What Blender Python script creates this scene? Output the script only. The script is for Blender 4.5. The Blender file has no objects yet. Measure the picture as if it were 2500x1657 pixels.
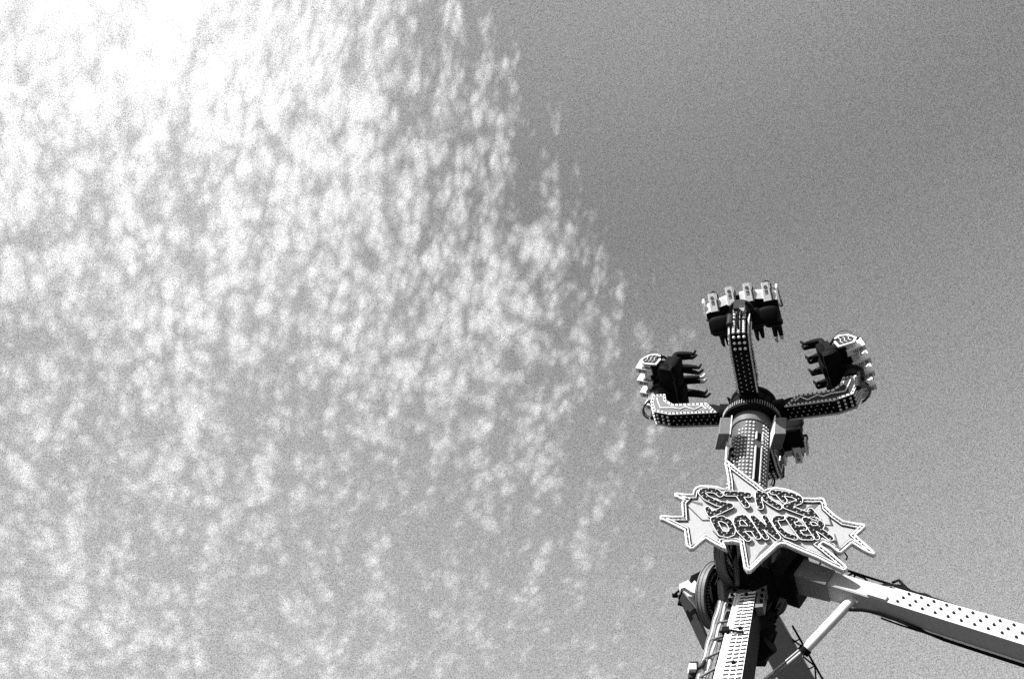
import bpy, bmesh, math, random
import numpy as np
from mathutils import Vector, Matrix
V = Vector
random.seed(7)
scene = bpy.context.scene
C = scene.collection
# ---------------------------------------------------------------- camera
PITCH = math.radians(45)
FPX = 2431.0                      # focal length in pixels of the 2500 px wide photograph (35 mm lens)
cR = V((1, 0, 0)); cU = V((0, -math.sin(PITCH), math.cos(PITCH))); cF = V((0, math.cos(PITCH), math.sin(PITCH)))
CAM = V((0, 0, 1.6))
cam = bpy.data.objects.new('camera', bpy.data.cameras.new('camera')); C.objects.link(cam)
cam.location = CAM; cam.rotation_euler = (math.radians(90) + PITCH, 0, 0)
cam.data.sensor_width = 36; cam.data.lens = 35.0; cam.data.clip_end = 5000
scene.camera = cam
# ---------------------------------------------------------------- sun, exposure
SUN = V((-0.54, -0.53, 0.63)).normalized()      # towards the sun
sun_l = bpy.data.lights.new('sun', 'SUN'); sun_l.energy = 5.0; sun_l.angle = math.radians(0.5); sun_l.color = (1, 1, 1)
sun = bpy.data.objects.new('sun', sun_l); C.objects.link(sun)
sun.rotation_euler = SUN.to_track_quat('Z', 'Y').to_euler()
sun.location = (-20, -20, 40)
scene.view_settings.view_transform = 'Standard'; scene.view_settings.look = 'None'
scene.view_settings.gamma = 1; scene.view_settings.exposure = 0.75
scene.cycles.use_denoising = False
# ---------------------------------------------------------------- sky with a field of high small clouds
w = bpy.data.worlds.new('World'); scene.world = w; w.use_nodes = True
nt = w.node_tree; nt.nodes.clear()
class N:
    """tiny helper to write node maths"""
    def __init__(s, nt): s.nt = nt
    def node(s, t, **k):
        n = s.nt.nodes.new(t)
        for a, b in k.items(): setattr(n, a, b)
        return n
    def put(s, sock, v):
        if isinstance(v, bpy.types.NodeSocket): s.nt.links.new(v, sock)
        else: sock.default_value = v
    def m(s, op, a, b=0.0, c=0.0, clamp=False):
        n = s.node('ShaderNodeMath', operation=op); n.use_clamp = clamp
        for i, v in enumerate((a, b, c)): s.put(n.inputs[i], v)
        return n.outputs[0]
    def ramp(s, v, a, b, lo=0.0, hi=1.0):
        n = s.node('ShaderNodeMapRange', interpolation_type='SMOOTHSTEP')
        s.put(n.inputs[0], v); s.put(n.inputs[1], a); s.put(n.inputs[2], b); s.put(n.inputs[3], lo); s.put(n.inputs[4], hi)
        return n.outputs[0]
    def vec(s, x, y, z=0.0):
        n = s.node('ShaderNodeCombineXYZ')
        for i, v in enumerate((x, y, z)): s.put(n.inputs[i], v)
        return n.outputs[0]
    def noise(s, v, scale, detail=4, rough=.5, dist=0.0):
        n = s.node('ShaderNodeTexNoise'); s.put(n.inputs['Vector'], v)
        n.inputs['Scale'].default_value = scale; n.inputs['Detail'].default_value = detail
        n.inputs['Roughness'].default_value = rough; n.inputs['Distortion'].default_value = dist
        return n.outputs[0]
h = N(nt)
BASEK = 0.172
tc = h.node('ShaderNodeTexCoord')
sep = h.node('ShaderNodeSeparateXYZ'); nt.links.new(tc.outputs['Generated'], sep.inputs[0])
dx, dy, dz = sep.outputs
az = h.m('ARCTAN2', dx, dy)                     # radians east of north
el = h.m('ARCSINE', dz)                         # radians above the horizon
sky = h.node('ShaderNodeTexSky', sky_type='NISHITA'); sky.sun_disc = False
sky.sun_elevation = math.asin(SUN.z); sky.sun_rotation = math.atan2(SUN.x, SUN.y)
bw = h.node('ShaderNodeRGBToBW'); nt.links.new(sky.outputs[0], bw.inputs[0])
# blue sky seen through a red filter: dark, lighter towards the horizon
base = h.m('MULTIPLY', h.m('POWER', bw.outputs[0], 0.25), BASEK)
base = h.m('MULTIPLY', base, h.m('ADD', h.ramp(el, 0.98, 0.30, 0.78, 1.45), h.ramp(el, 0.85, 1.15, 0.0, 0.38)))
# clouds lie on a level sheet high above: project the direction on it
zc = h.m('MAXIMUM', dz, 0.08)
u0 = h.m('DIVIDE', dx, zc); v0 = h.m('DIVIDE', dy, zc)
ca, sa = math.cos(.30), math.sin(.30)                    # the rows of clouds run a little west of north
u = h.m('ADD', h.m('MULTIPLY', h.m('ADD', h.m('MULTIPLY', u0, ca), h.m('MULTIPLY', v0, sa)), 0.45), h.m('MULTIPLY', az, 0.80)); v = h.m('MULTIPLY', h.m('LOGARITHM', h.m('TANGENT', h.m('MULTIPLY', h.m('MAXIMUM', el, 0.06), 0.5)), math.e), -1.0)
warp = h.noise(h.vec(u, v), 4.0, 1, .5); warp2 = h.noise(h.vec(v, u, 3.3), 24.0, 2, .5)
uw = h.m('ADD', u, h.m('ADD', h.m('MULTIPLY', h.m('SUBTRACT', warp, .5), .06), h.m('MULTIPLY', h.m('SUBTRACT', warp2, .5), .012)))
vw = h.m('ADD', v, h.m('MULTIPLY', h.m('SUBTRACT', warp2, .5), .022))
pv = h.vec(uw, h.m('MULTIPLY', vw, 0.68))
streak = h.noise(h.vec(uw, h.m('MULTIPLY', v, 0.25)), 22.0, 2, .45)
puff = h.noise(h.vec(uw, h.m('MULTIPLY', vw, 0.8)), 30.0, 3, .5)
fine = h.noise(h.vec(uw, h.m('MULTIPLY', vw, .85), 1.7), 95.0, 3, .55)
big = h.noise(h.vec(u, v, 5.0), 3.0, 2, .5)
def cells(sc, off):
    vor = h.node('ShaderNodeTexVoronoi', feature='SMOOTH_F1')
    nt.links.new(h.vec(h.m('ADD', uw, off), h.m('MULTIPLY', vw, 0.95)), vor.inputs['Vector'])
    vor.inputs['Scale'].default_value = sc; vor.inputs['Smoothness'].default_value = 0.18
    return h.m('SUBTRACT', 0.42, vor.outputs['Distance'])
lump = h.m('ADD', h.m('MULTIPLY', cells(32.0, 0.0), 0.85), h.m('MULTIPLY', cells(62.0, 7.0), 0.80))
sb = lambda n, k: h.m('MULTIPLY', h.m('SUBTRACT', n, .5), k)
den = h.m('ADD', h.m('ADD', sb(puff, 1.0), sb(streak, 1.4)), h.m('ADD', h.m('ADD', lump, sb(fine, .45)), sb(big, 1.0)))
# the field ends to the east along a line that slants west as it climbs, and thins out towards the horizon
edge = h.m('ADD', az, h.m('MULTIPLY', h.m('MAXIMUM', h.m('SUBTRACT', el, 0.78), 0.0), 0.98))
right = h.m('ADD', h.m('ADD', h.ramp(edge, -0.18, 0.26, 0, .35), h.ramp(edge, 0.14, 0.42, 0, .65)), h.ramp(edge, 0.22, 0.45, 0, .6))
low = h.ramp(el, 1.02, 0.52)
west = h.ramp(az, 0.0, -0.8)
thr = h.m('ADD', h.m('ADD', -0.66, h.m('MULTIPLY', right, 1.12)), h.m('SUBTRACT', h.m('MULTIPLY', low, 0.44), h.m('MULTIPLY', west, 0.04)))
cl = h.ramp(h.m('SUBTRACT', den, thr), -.28, 1.14)
amp = h.m('ADD', h.ramp(el, 0.45, 1.0, 0.23, 0.35), h.m('MULTIPLY', west, 0.03))
glow = h.m('MULTIPLY', h.m('MULTIPLY', h.ramp(az, 0.0, -1.1), h.ramp(el, 0.65, 1.12)), 0.25)
veil = h.m('MULTIPLY', h.ramp(edge, 0.25, -0.45), h.ramp(el, 0.40, 1.05, 0.03, 0.14))
lum = h.m('ADD', h.m('ADD', base, h.m('MULTIPLY', cl, amp)), h.m('ADD', glow, veil))
# film grain, imitated by fine noise in the sky brightness
g = h.noise(tc.outputs['Generated'], 1300.0, 1, .5)
lum = h.m('MULTIPLY', lum, h.m('ADD', 1.0, h.m('MULTIPLY', h.m('SUBTRACT', g, .5), 2.6)))
bg = h.node('ShaderNodeBackground'); rgb = h.node('ShaderNodeCombineColor')
for i in range(3): nt.links.new(lum, rgb.inputs[i])
nt.links.new(rgb.outputs[0], bg.inputs[0]); bg.inputs[1].default_value = 1.0
wo = h.node('ShaderNodeOutputWorld'); nt.links.new(bg.outputs[0], wo.inputs[0])
# ---------------------------------------------------------------- helpers
def P(px, py, d):
    """point seen at pixel px, py of the 2500 x 1657 photograph, d metres along the view axis"""
    return CAM + cR * ((px - 1250) / FPX * d) + cU * (-(py - 828.5) / FPX * d) + cF * d
def pix(p):
    q = p - CAM; d = q.dot(cF); return (1250 + q.dot(cR) / d * FPX, 828.5 - q.dot(cU) / d * FPX, d)
MATS = {}
def mat(name, col, rough=.5, metal=0.0, spec=.3, wear=.25, scale=14.0, coat=0.0):
    m = bpy.data.materials.new(name); m.use_nodes = True; t = m.node_tree; b = t.nodes['Principled BSDF']; q = N(t)
    c = q.node('ShaderNodeTexCoord')
    n1 = q.noise(c.outputs['Object'], scale, 5, .65); n2 = q.noise(c.outputs['Object'], 46.0, 2, .5)
    f = q.m('ADD', q.m('MULTIPLY', q.m('SUBTRACT', n1, .5), wear * 2), q.m('MULTIPLY', q.m('SUBTRACT', n2, .5), wear * 1.2 + .45))
    f = q.m('MULTIPLY', q.m('ADD', 1.0, f), col); f = q.m('MINIMUM', f, .92)
    cc = q.node('ShaderNodeCombineColor')
    for i in range(3): t.links.new(f, cc.inputs[i])
    t.links.new(cc.outputs[0], b.inputs['Base Color'])
    b.inputs['Roughness'].default_value = rough; b.inputs['Metallic'].default_value = metal
    b.inputs['Specular IOR Level'].default_value = spec
    MATS[name] = m; return m
WHITE = mat('white_paint', .82, .45, wear=.12)
PALE = mat('pale_paint', .62, .5, wear=.2)
SIGNW = mat('sign_white', .43, .5, wear=.14, scale=5)
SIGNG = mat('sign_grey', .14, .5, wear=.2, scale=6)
LETTER = mat('letter_dark', .007, .4, wear=.3)
BLACK = mat('black_paint', .006, .6, spec=.06, wear=.4)
DARK = mat('dark_grey_paint', .032, .6, spec=.12, wear=.4)
MID = mat('mid_grey_paint', .15, .5, wear=.3)
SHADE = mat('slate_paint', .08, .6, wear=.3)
BEAM = mat('beam_paint', .40, .5, wear=.15)
STEEL = mat('steel', .30, .35, metal=.6, wear=.45, scale=20)
RUBBER = mat('rubber', .007, .8, spec=.05, wear=.3)
BULB = mat('bulb_glass', .85, .15, spec=.6, wear=.05)
SKIN = mat('skin', .32, .6, wear=.1)
CLOTH = mat('dark_cloth', .010, .85, spec=.1, wear=.4)
JEANS = mat('denim', .014, .85, spec=.1, wear=.4)
SHOE = mat('pale_shoe', .62, .6, wear=.2)
HAIR = mat('hair', .012, .6, wear=.3)
GROUND = mat('asphalt', .045, .9, wear=.35, scale=1.5)
def tag(o, label=None, cat=None, group=None, kind=None):
    for k, x in (('label', label), ('category', cat), ('group', group), ('kind', kind)):
        if x: o[k] = x
    return o
def empty(name, loc, rot=None):
    o = bpy.data.objects.new(name, None); C.objects.link(o); o.empty_display_size = .3
    o.matrix_world = Matrix.Translation(loc) @ (rot.to_4x4() if rot else Matrix())
    return o
def basis(x, y, z):
    return Matrix((x, y, z)).transposed()
class MB:
    def __init__(s): s.v = []; s.f = []; s.mi = []; s.sm = []
    def add(s, vs, fs, mi=0, smooth=False):
        b = len(s.v); s.v += [tuple(x) for x in vs]
        for f in fs: s.f.append([b + i for i in f]); s.mi.append(mi); s.sm.append(smooth)
    def box(s, c, X, Y, Z, sx, sy, sz, mi=0, tp=(1, 1)):
        """box centred at c, half sizes sx sy sz along X Y Z; tp scales X,Y at the +Z end; corners slightly chamfered"""
        vs = []
        for k, z in enumerate((-1, 1)):
            tx, ty = tp if k else (1, 1)
            ch = min(sx * min(tx, 1), sy * min(ty, 1)) * .12
            a, b = sx * tx, sy * ty
            for (p, q) in ((a - ch, b), (-a + ch, b), (-a, b - ch), (-a, -b + ch), (-a + ch, -b), (a - ch, -b), (a, -b + ch), (a, b - ch)):
                vs.append(c + X * p + Y * q + Z * (z * sz))
        fs = [list(range(7, -1, -1)), list(range(8, 16))] + [[i, (i + 1) % 8, (i + 1) % 8 + 8, i + 8] for i in range(8)]
        s.add(vs, fs, mi)
    def pad(s, c, X, Y, Z, sx, sy, sz, mi=0):
        bm = bmesh.new(); bmesh.ops.create_icosphere(bm, subdivisions=3, radius=1); g_ = lambda a: math.copysign(abs(a) ** .62, a)
        s.add([c + X * (g_(q.co.x) * sx) + Y * (g_(q.co.y) * sy) + Z * (g_(q.co.z) * sz) for q in bm.verts], [[q.index for q in f.verts] for f in bm.faces], mi, True); bm.free()
    def cyl(s, a, b, r0, r1=None, n=20, mi=0, cap=True):
        r1 = r0 if r1 is None else r1
        d = (b - a).normalized(); x = d.orthogonal().normalized(); y = d.cross(x)
        vs = [p + (x * math.cos(t) + y * math.sin(t)) * r for p, r in ((a, r0), (b, r1)) for t in [2 * math.pi * i / n for i in range(n)]]
        s.add(vs, [[i, (i + 1) % n, (i + 1) % n + n, i + n] for i in range(n)], mi, True)
        if cap:
            s.add(vs, [list(range(n - 1, -1, -1)), list(range(n, 2 * n))], mi)
    def tube(s, pts, r, n=6, mi=0, closed=False):
        pts = [V(p) for p in pts]; m = len(pts); vs = []; up = None
        for i, p in enumerate(pts):
            a = pts[(i - 1) % m] if (closed or i) else p; b = pts[(i + 1) % m] if (closed or i < m - 1) else p
            d = (b - a)
            d = d.normalized() if d.length > 1e-9 else V((0, 0, 1))
            if up is None: up = d.orthogonal().normalized()
            up = (up - d * up.dot(d)); up = up.normalized() if up.length > 1e-6 else d.orthogonal().normalized()
            y = d.cross(up); rr = r[i] if isinstance(r, (list, tuple)) else r
            vs += [p + (up * math.cos(2 * math.pi * k / n) + y * math.sin(2 * math.pi * k / n)) * rr for k in range(n)]
        fs = []
        for i in range(m if closed else m - 1):
            j = (i + 1) % m
            fs += [[i * n + k, i * n + (k + 1) % n, j * n + (k + 1) % n, j * n + k] for k in range(n)]
        s.add(vs, fs, mi, True)
        if not closed: s.add(vs, [list(range(n - 1, -1, -1)), list(range((m - 1) * n, m * n))], mi)
    def ring(s, c, ax, r0, r1, h, n=48, mi=0, a0=0, a1=2 * math.pi, x=None):
        """band between radii r0 and r1, height h along ax, optionally an arc"""
        ax = ax.normalized(); x = (x or ax.orthogonal()); x = (x - ax * x.dot(ax)).normalized(); y = ax.cross(x); full = abs(a1 - a0 - 2 * math.pi) < 1e-6
        vs = []; m = n if full else n + 1
        for i in range(m):
            t = a0 + (a1 - a0) * i / n; e = x * math.cos(t) + y * math.sin(t)
            vs += [c + e * r0 - ax * h / 2, c + e * r1 - ax * h / 2, c + e * r1 + ax * h / 2, c + e * r0 + ax * h / 2]
        fs = []
        for i in range(n):
            j = (i + 1) % m
            fs += [[i * 4 + k, i * 4 + (k + 1) % 4, j * 4 + (k + 1) % 4, j * 4 + k] for k in range(4)]
        if not full: fs += [[3, 2, 1, 0], [n * 4, n * 4 + 1, n * 4 + 2, n * 4 + 3]]
        s.add(vs, fs, mi)
    def ball(s, c, r, mi=0, n=8, sq=None):
        bm = bmesh.new(); bmesh.ops.create_icosphere(bm, subdivisions=1 if n <= 8 else 2, radius=r)
        vs = []
        for q in bm.verts:
            p = q.co.copy()
            if sq: p = sq @ p
            vs.append(c + p)
        s.add(vs, [[q.index for q in f.verts] for f in bm.faces], mi, True); bm.free()
    def prism(s, poly, nrm, t, mi=0):
        """flat polygon (list of points) given thickness t along -nrm"""
        n = len(poly); vs = [V(p) for p in poly] + [V(p) - nrm * t for p in poly]
        s.add(vs, [list(range(n)), list(range(2 * n - 1, n - 1, -1))] + [[i, (i + 1) % n, (i + 1) % n + n, i + n] for i in range(n)], mi)
    def mesh(s, name, ms, origin=None):
        me = bpy.data.meshes.new(name); o = V(origin) if origin is not None else V((0, 0, 0))
        me.from_pydata([(V(x) - o)[:] for x in s.v], [], s.f)
        for m in (ms if isinstance(ms, (list, tuple)) else [ms]): me.materials.append(m)
        me.polygons.foreach_set('material_index', s.mi); me.polygons.foreach_set('use_smooth', s.sm)
        bm = bmesh.new(); bm.from_mesh(me); bmesh.ops.recalc_face_normals(bm, faces=bm.faces); bm.to_mesh(me); bm.free()
        return me
    def build(s, name, ms, parent=None, origin=None):
        """link as one object; geometry is given in world space"""
        if origin is None:
            a = np.array(s.v); origin = V((a.min(0) + a.max(0)) / 2)
        o = bpy.data.objects.new(name, s.mesh(name, ms, origin)); C.objects.link(o)
        o.matrix_world = Matrix.Translation(origin)
        if parent:
            o.parent = parent; bpy.context.view_layer.update(); o.matrix_parent_inverse = parent.matrix_world.inverted()
        return o
def build_each(b, name, ms, parent):
    """every connected piece collected in b becomes an object of its own"""
    root = {}
    def find(k):
        while root.setdefault(k, k) != k: k = root[k]
        return k
    key = lambda i: tuple(round(c, 4) for c in b.v[i])
    for f in b.f:
        a = find(key(f[0]))
        for i in f[1:]: root[find(key(i))] = a
    grp = {}
    for j, f in enumerate(b.f): grp.setdefault(find(key(f[0])), []).append(j)
    out = []
    for js in grp.values():
        c = MB(); m = {}
        for j in js:
            for i in b.f[j]:
                if i not in m: m[i] = len(c.v); c.v.append(b.v[i])
            c.f.append([m[i] for i in b.f[j]]); c.mi.append(b.mi[j]); c.sm.append(b.sm[j])
        out.append(c.build(name, ms, parent))
    return out
NB = {}
_bulb = {}
def bulbs(pos, r, parent, name='bulb', limit=100, m=None):
    """the first `limit` bulbs of a thing are parts of their own, the rest one part"""
    m = m or BULB
    top = parent
    while top.parent: top = top.parent
    key = (top.name, name)
    left = max(0, limit - NB.get(key, 0)); NB[key] = NB.get(key, 0) + min(left, len(pos))
    k = (round(r, 4), m.name)
    if k not in _bulb:
        b = MB(); b.ball(V((0, 0, 0)), r, n=12); _bulb[k] = b.mesh('bulb', m)
    bpy.context.view_layer.update()
    inv = parent.matrix_world.inverted()
    for p in pos[:left]:
        o = bpy.data.objects.new(name, _bulb[k]); C.objects.link(o); o.parent = parent; o.matrix_parent_inverse = inv; o.matrix_world = Matrix.Translation(p)
        o.location = p
    if len(pos) > left:
        b = MB()
        for p in pos[left:]: b.ball(p, r)
        o = b.build(name + '_rows', m, parent); tag(o, kind='stuff')
# ---------------------------------------------------------------- ground
g_ = MB(); g_.add([V((-900, -900, 0)), V((900, -900, 0)), V((900, 900, 0)), V((-900, 900, 0))], [[0, 1, 2, 3]])
tag(g_.build('ground', GROUND), kind='structure')
# ================================================================ the ride
AX = V((0.24, 0.08, 1)).normalized()            # leaning spin axis of the rotor
H = P(1838, 1008, 22.0)                          # hub centre
e1 = V((0, -1, 0)); e1 = (e1 - AX * e1.dot(AX)).normalized(); e2 = AX.cross(e1)
def col(s, r=0, a=0):                           # point s metres down the column, r out at angle a
    return H - AX * s + (e1 * math.cos(a) + e2 * math.sin(a)) * r
base = H - AX * 5.0; base.z = 0
ride = tag(empty('fairground_ride', base), 'tall fairground ride with a bulb-covered column, four arms and slanting legs', 'fairground ride')
# ---- spinning column
CR = .405
b = MB(); b.cyl(col(.15), col(4.15), CR, CR, 48)
column = b.build('column', SHADE, ride)
b = MB(); b.ring(col(.48), AX, CR + .002, CR + .03, .3, mi=0)
b.build('collar', MID, column)
b = MB()
for aa in (.30,):
    for (s0, s1) in ((1.0, 1.2), (1.42, 2.35), (2.75, 3.5)):
        r_ = (e1 * math.cos(aa) + e2 * math.sin(aa)); t_ = AX.cross(r_)
        b.box(col((s0 + s1) / 2, CR + .004, aa), t_, r_, AX, .055, .012, (s1 - s0) / 2, 1)
        for sg, mm in ((-.065, 0), (.065, 0)): b.box(col((s0 + s1) / 2, CR + .012, aa) + t_ * sg, t_, r_, AX, .012, .02, (s1 - s0) / 2 + .01, mm)
build_each(b, 'slot_trim', [PALE, BLACK], column)
# rows of bulbs round the column
pos = []
ang_front = [-1.3, -1.1, -.92, -.74, -.56, -.38, -.2, -.02]
for i, aa in enumerate(ang_front + [.52, .68, .84]):
    s = .72 + (.35 if aa < -.8 else .2 if aa < -.4 else 0)
    while s < 3.6:
        pos.append(col(s, CR + .012, aa)); s += .105
bulbs(pos, .026, column, limit=0)
# ---- hub: slewing ring with pins, black housings between the arms
b = MB(); b.cyl(col(-.25), col(.22), .48, .54, 40)
b.ring(col(.30), AX, .46, .62, .16, 64); b.ring(col(-.3), AX, .2, .5, .1, 40)
for i in range(72):
    a = 2 * math.pi * i / 72; p = col(.28, .63, a); b.cyl(p + AX * .06, p - AX * .06, .014, n=6, mi=1)
hub = b.build('hub', [BLACK, STEEL], ride)
b = MB()
for k in range(9):
    a = k * .7 + .2
    b.tube([col(.1, .55, a), col(-.02, .68, a + .1), col(.1, .74, a + .22), col(.2, .6, a + .33)], .02)
build_each(b, 'hose', RUBBER, hub)
# ---- arms and gondolas
AZ0 = math.radians(-25)
def frame(k):
    a = AZ0 + k * math.pi / 2 + (.14, 0, .05, .15)[k]; r = e1 * math.cos(a) + e2 * math.sin(a); return r, AX.cross(r)
KIND = ['near', 'right', 'far', 'left']
OFF = {0: (0.05, 0, 0, .12), 1: (-.02, 0, -.05, 0), 2: (0.05, .05, .12, -.1), 3: (.1, 0, 0, 0)}   # radial, row, up shift of each cabin, arm length
def build_arm(k):
    r, t = frame(k); L = 2.05 + OFF[k][3]; hw, hh = .165, .17
    def q(s, y, z): return H + r * s + t * y + AX * z
    b = MB()
    # side outline: straight out, then turned up at the end
    z0, z1 = -.17, .13
    prof = [(.55, z0 + .03), (L - .25, z0), (L + .12, z0 + .12), (L + .22, z0 + .42), (L + .20, .62), (L - .05, .62), (L - .10, z1 + .16), (L - .28, z1), (.85, z1), (.6, z1 - .1)]
    n = len(prof)
    W = [hw * (1.12 if s < 1 else .95) for s, z in prof]
    vs = [q(s, -W[i], z) for i, (s, z) in enumerate(prof)] + [q(s, W[i], z) for i, (s, z) in enumerate(prof)]
    b.add(vs, [list(range(n)), list(range(2 * n - 1, n - 1, -1))] + [[i, (i + 1) % n, (i + 1) % n + n, i + n] for i in range(n)])
    b.cyl(q(.3, 0, -.02), q(.7, 0, -.02), .22, .24, 20)
    arm = b.build('arm', BLACK, ride)
    # decorated side panels: pale border, grey field, zigzag
    for sd in (-1, 1):
        pb = MB(); X = r; Y = t * sd
        o_ = [(.75, z0 - .0), (L - .25, z0 - .02), (L + .14, z0 + .10), (L + .24, z0 + .42), (L + .21, .5), (L - .07, .5), (L - .12, z1 + .16), (L - .29, z1 + .02), (1.0, z1 + .02)]
        pb.prism([q(s, sd * (hw * 1.12 + .03), z) for s, z in o_], t * sd, .03)
        cen = sum((V((s, z, 0)) for s, z in o_), V((0, 0, 0))) / len(o_)
        b2 = MB(); ins = []
        m = len(o_)
        for i in range(m):
            a_, c_, d_ = V(o_[i - 1]), V(o_[i]), V(o_[(i + 1) % m])
            n1 = V((-(c_ - a_).y, (c_ - a_).x)).normalized(); n2 = V((-(d_ - c_).y, (d_ - c_).x)).normalized()
            bi = (n1 + n2); bi = bi / max(.5, bi.length_squared / 2) ; ins.append(c_ + bi * .062)
        panel = pb.build('side_panel', PALE, arm)
        b2.prism([q(p.x, sd * (hw * 1.12 + .034), p.y) for p in ins], t * sd, .003)
        b2.build('panel_field', MID if k == 3 else DARK, arm)  # left field painted lighter as if sunlit, the others darker as if shaded
        zz = MB(); s = .98; zl = []; i = 0
        while s < L - .15:
            zl.append(q(s, sd * (hw * 1.12 + .045), -.02 + (.045 if i % 2 else -.045) + .02 * math.sin(i * 2.1))); s += .11 + .05 * (i % 3); i += 1
        zl += [q(L - .02, sd * (hw * 1.12 + .045), .02), q(L + .05, sd * (hw * 1.12 + .045), .2), q(L + .1, sd * (hw * 1.12 + .045), .36)]
        zz.tube(zl, .016, 5); zz.build('zigzag_tube', WHITE, arm)
        # small dark caps along the border
        cpos = []
        for i in range(m):
            a_, c_ = V(o_[i]), V(o_[(i + 1) % m]); a2, c2 = ins[i], ins[(i + 1) % m]; ln = (c_ - a_).length; kk = max(1, int(ln / .085))
            for j in range(kk):
                f = (j + .5) / kk; e = (a_.lerp(c_, f) + a2.lerp(c2, f)) / 2; cpos.append(q(e.x, sd * (hw * 1.12 + .034), e.y))
        bulbs(cpos, .019, arm, 'border_cap', 100 if k in (1, 3) and ((sd < 0) == (k == 1)) else 0, DARK)
    # bulbs on the underside and the turned-up end
    pos = []
    for y in (-.11, -.0, .11):
        s = .8 + (.06 if y == 0 else 0)
        while s < L - .25:
            pos.append(q(s, y, z0 - .012 + .02 * (1 - (s / L)))); s += .125
    bulbs(pos, .019, arm, limit=0, m=BULBD)
    pos = []
    for y in (-.105, 0, .105):
        for i in range(3): pos.append(q(L - .25 + .37 * (i + .5) / 3, y, z0 - .012 + .12 * (i + .5) / 3))
        for i in range(5): pos.append(q(L + .12 + .1 * (i + .5) / 5 + .015, y, z0 + .12 + .3 * (i + .5) / 5))
        for i in range(1, 4): pos.append(q(L + .235, y, z0 + .42 + .1 * i))
    bulbs(pos, .034, arm, limit=100 if k == 0 else 0)
    # knuckle that carries the cabin: bearing, bracket, motor, hose loop
    b = MB(); c = q(L + .08, 0, .62)
    b.cyl(c, c + AX * .16, .19, .19, 20); b.ring(c + AX * .2, AX, .1, .26, .05, 28)
    b.box(c + AX * .05 + r * .2, r, t, AX, .07, .12, .13); b.box(c - AX * .1 + r * .22 + t * .06, r, t, AX, .05, .06, .10, 1)
    b.cyl(c + r * .15 - t * .18 - AX * .5, c + r * .15 - t * .18 - AX * .2, .07, n=14)
    for i in range(5): b.box(c + r * .17 + t * (-.12 + i * .06) - AX * .03, r, t, AX, .03, .01, .12, 1)
    kn = b.build('knuckle', [DARK, STEEL], arm)
    b = MB(); pts = []
    for i in range(11):
        a = -1.2 + 2.9 * i / 10; pts.append(q(L + .18 + .26 * math.cos(a), .02, .22 + .34 * math.sin(a)))
    b.tube(pts, .022); b.tube([p + t * .05 - r * .03 for p in pts], .012)
    build_each(b, 'hose', RUBBER, arm)
    return q
BULBS = mat('grey_bulb', .30, .2, spec=.6, wear=.05)
BULBD = mat('dull_bulb', .5, .2, spec=.5, wear=.05)
SEATS = []
GS = .87
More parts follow.
